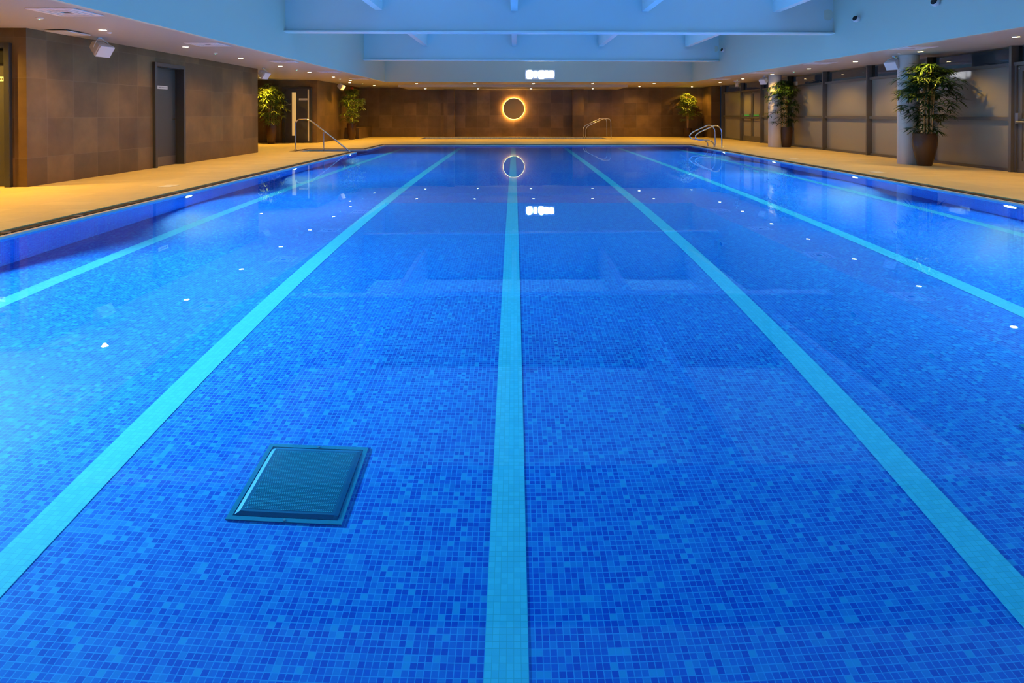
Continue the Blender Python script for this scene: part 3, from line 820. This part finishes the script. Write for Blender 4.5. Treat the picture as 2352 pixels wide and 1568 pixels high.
# ------------------------------------------------------------------ potted bamboo palms
def plant(x, y, label, H, R, seed, m, pot_h=0.70, pot_r=0.24, base_r=0.14, zbot=0.72, nf=95, canes=9, lean=0.0, shape=None, ll=0.25, box=None, avoid=None):
    rnd = random.Random(seed)
    o = thing('potted_palm', (x, y, 0), label, 'potted plant', 'tall potted palms around the pool hall')
    prof = []
    for i in range(13):
        t = i / 12
        r = base_r + (pot_r - base_r) * math.sin(min(1, t * 1.12) * PI / 2) ** 0.9
        if t > 0.8: r -= (t - 0.8) * 0.05
        prof.append((r, pot_h * t))
    prof += [(prof[-1][0] - 0.02, pot_h), (prof[-1][0] - 0.03, pot_h - 0.06)]
    MB().lathe(prof, 40, (x, y, 0)).build('pot', pot_mat, o)
    MB().lathe([(pot_r - 0.045, pot_h - 0.07), (0.01, pot_h - 0.04)], 24, (x, y, 0)).build('soil', soil_mat, o)
    nodes = []
    for c in range(canes):
        a = rnd.uniform(0, 2 * PI); rr = rnd.uniform(0.02, 0.12)
        b = Vector((x + rr * math.cos(a), y + rr * math.sin(a), pot_h - 0.06))
        top = Vector((x + lean + (rr * 1.35) * math.cos(a) + rnd.uniform(-.03, .03), y + rr * 1.35 * math.sin(a), rnd.uniform(H * 0.72, H - 0.12)))
        if c == 0: top.z = H - 0.10
        mid = (b + top) / 2 + Vector((rnd.uniform(-.03, .03), rnd.uniform(-.03, .03), 0))
        P = [b * (1 - t) ** 2 + mid * 2 * t * (1 - t) + top * t * t for t in [i / 8 for i in range(9)]]
        rb = rnd.uniform(0.009, 0.016)
        MB().tube(P, [rb * (1 - 0.45 * i / 8) for i in range(9)], 7).build('cane', cane_mat, o)
        nodes.append(P)
    mb = MB()
    def leaf(p, d, L, w, droop):
        side = d.cross(Vector((0, 0, 1)))
        if side.length < 1e-3: side = Vector((1, 0, 0))
        side.normalize()
        nrm = side.cross(d).normalized()
        pr = [(0, 0.12), (0.18, 0.75), (0.45, 1.0), (0.75, 0.62), (1.0, 0.0)]
        rows = []
        for t, ww in pr:
            c = p + d * (L * t) + Vector((0, 0, -droop * L * t * t))
            if ww == 0: rows.append((c,))
            else: rows.append((c - side * w * ww, c + nrm * w * 0.25 * ww, c + side * w * ww))
        i = len(mb.v)
        for r_ in rows:
            for q in r_: mb.v.append(tuple(q))
        for j in range(3):
            a = i + j * 3
            mb.f.append((a, a + 1, a + 4, a + 3)); mb.f.append((a + 1, a + 2, a + 5, a + 4))
        a = i + 9
        mb.f.append((a, a + 1, a + 3)); mb.f.append((a + 1, a + 2, a + 3))
    for fnum in range(nf):
        P = rnd.choice(nodes)
        t = min(0.995, max(0.0, (int(rnd.random() ** 0.85 * 8) + 0.5) / 8 + rnd.gauss(0, 0.028)))
        zt = zbot + (H - 0.05 - zbot) * (1 - (1 - t) ** 1.15)
        # nearest point on the cane at that height
        ztop = P[-1].z
        s = min(1, max(0, (min(zt, ztop) - P[0].z) / (ztop - P[0].z)))
        idx = s * 8; i0 = min(7, int(idx)); q = P[i0].lerp(P[i0 + 1], idx - i0)
        a = rnd.uniform(0, 2 * PI)
        rel = (zt - zbot) / (H - zbot)
        env = R * (shape(rel) if shape else (0.72 + 0.4 * math.sin(PI * min(1, rel * 1.05)) - 0.35 * max(0, rel - 0.75) / 0.25))
        reach = max(0.02, env - ll * 0.85) * rnd.uniform(0.35, 1.0)
        stem = Vector((math.cos(a), math.sin(a), rnd.uniform(0.0, 0.45)))
        hub = q + stem * reach
        hub.z = min(hub.z, H - 0.04)
        if (hub - q).length > 0.05:
            mb.tube([q, q.lerp(hub, 0.5) + Vector((0, 0, 0.02)), hub], 0.0035, 4, caps=False)
        nl = rnd.randint(7, 10)
        out = Vector((math.cos(a), math.sin(a), rnd.uniform(-0.25, 0.35)))
        for l_ in range(nl):
            b = a + (l_ / (nl - 1) - 0.5) * rnd.uniform(2.4, 3.4)
            d = Vector((math.cos(b), math.sin(b), rnd.uniform(-0.4, 0.5))).normalized()
            if hub.z > H - 0.2: d.z = min(d.z, 0.25)
            leaf(hub, d, ll * rnd.uniform(0.65, 1.05), rnd.uniform(0.013, 0.020), rnd.uniform(0.12, 0.5))
    vs = []
    for (vx, vy, vz) in mb.v:
        if avoid:
            d = math.hypot(vx - avoid[0], vy - avoid[1])
            if d < avoid[2]:
                kx = avoid[2] / max(d, 1e-3)
                vx, vy = avoid[0] + (vx - avoid[0]) * kx, avoid[1] + (vy - avoid[1]) * kx
        if box:
            vx = min(max(vx, box[0]), box[1]); vy = min(max(vy, box[2]), box[3])
        vs.append((vx, vy, min(vz, CH - 0.02)))
    mb.v = vs
    mb.smooth = False
    fo = mb.build('foliage', m, o)
    return o
plant(8.93, 13.63, 'tall bamboo palm in a bronze pot before the nearer round column', 2.30, 0.68, 3, leaf_shaded, nf=230, canes=10, pot_r=0.245, base_r=0.135, avoid=(8.88, 14.13, 0.235), box=(0, 9.53, 0, 40))
plant(9.25, 21.30, 'bamboo palm in a dark pot beside the farther round column', 2.34, 0.68, 5, leaf_shaded, nf=200, canes=6, pot_h=0.68, pot_r=0.2, avoid=(8.92, 21.45, 0.235), box=(0, 9.53, 0, 40))
plant(8.42, 30.45, 'small palm in a dark pot before the back wall on the right', 2.22, 0.62, 8, leaf_yellow, nf=130, canes=4, pot_h=0.44, pot_r=0.2, base_r=0.15, zbot=0.75, box=(0, 9.27, 0, 30.98))
plant(-9.2, 23.75, 'brightly lit palm in a bronze pot in the left alcove beside the glazed door', 2.36, 0.60, 12, leaf_yellow, nf=220, canes=7, pot_h=0.72, pot_r=0.2, base_r=0.13, box=(-10.9, 0, 0, 24.34))
plant(-7.15, 27.55, 'palm in a brown pot against the far left wall beside the tiled plinth', 2.32, 0.56, 21, leaf_yellow, nf=190, canes=8, pot_h=0.72, pot_r=0.2, base_r=0.13, box=(-7.65, 0, 0, 40))

# ------------------------------------------------------------------ outside, beyond the glass
struct(MB().box(9.8, 22, -6, 34, -0.15, -0.02).build('ground_outside', grass))
tag(MB().box(14.0, 14.2, -6, 34, -0.02, 2.55).build('garden_wall', mat('garden_wall_render', (0.25, 0.22, 0.20), 0.8)), 'low dark garden wall outside behind the glass', 'garden wall')
rnd = random.Random(4)
def shrub(x, y, z, r, label):
    o = thing('garden_shrub', (x, y, 0), label, 'shrub', 'shrubs outside behind the glass')
    MB().tube([(x, y, -0.02), (x + .05, y, 0.9), (x, y, z)], [0.05, 0.04, 0.02], 8).build('trunk', cane_mat, o)
    mb = MB()
    for i in range(3200):
        d = Vector((rnd.gauss(0, 1), rnd.gauss(0, 1), rnd.gauss(0, 1))).normalized() * r * rnd.random() ** 0.4
        p = Vector((x, y, z)) + Vector((d.x, d.y, d.z * 0.8))
        a = Vector((rnd.gauss(0, 1), rnd.gauss(0, 1), rnd.gauss(0, 1))).normalized() * 0.045
        b = a.cross(Vector((rnd.gauss(0, 1), rnd.gauss(0, 1), rnd.gauss(0, 1)))).normalized() * 0.02
        mb.face([p - a, p + b, p + a, p - b])
    mb.build('foliage', leaf_out, o)
leaf_out = leaf_material('leaf_outside', [(0.3, (0.05, 0.16, 0.02)), (0.7, (0.18, 0.42, 0.05))])
shrub(12.5, 13.5, 2.5, 1.15, 'green lit shrub outside above the glass door at the right edge')
lamp('SPOT', 'garden_lamp', (10.9, 11.9, 0.3), 420, (0.75, 1.0, 0.5), (1.2, 1.2, 1.9), spot_size=math.radians(80), spot_blend=0.6, shadow_soft_size=0.08)
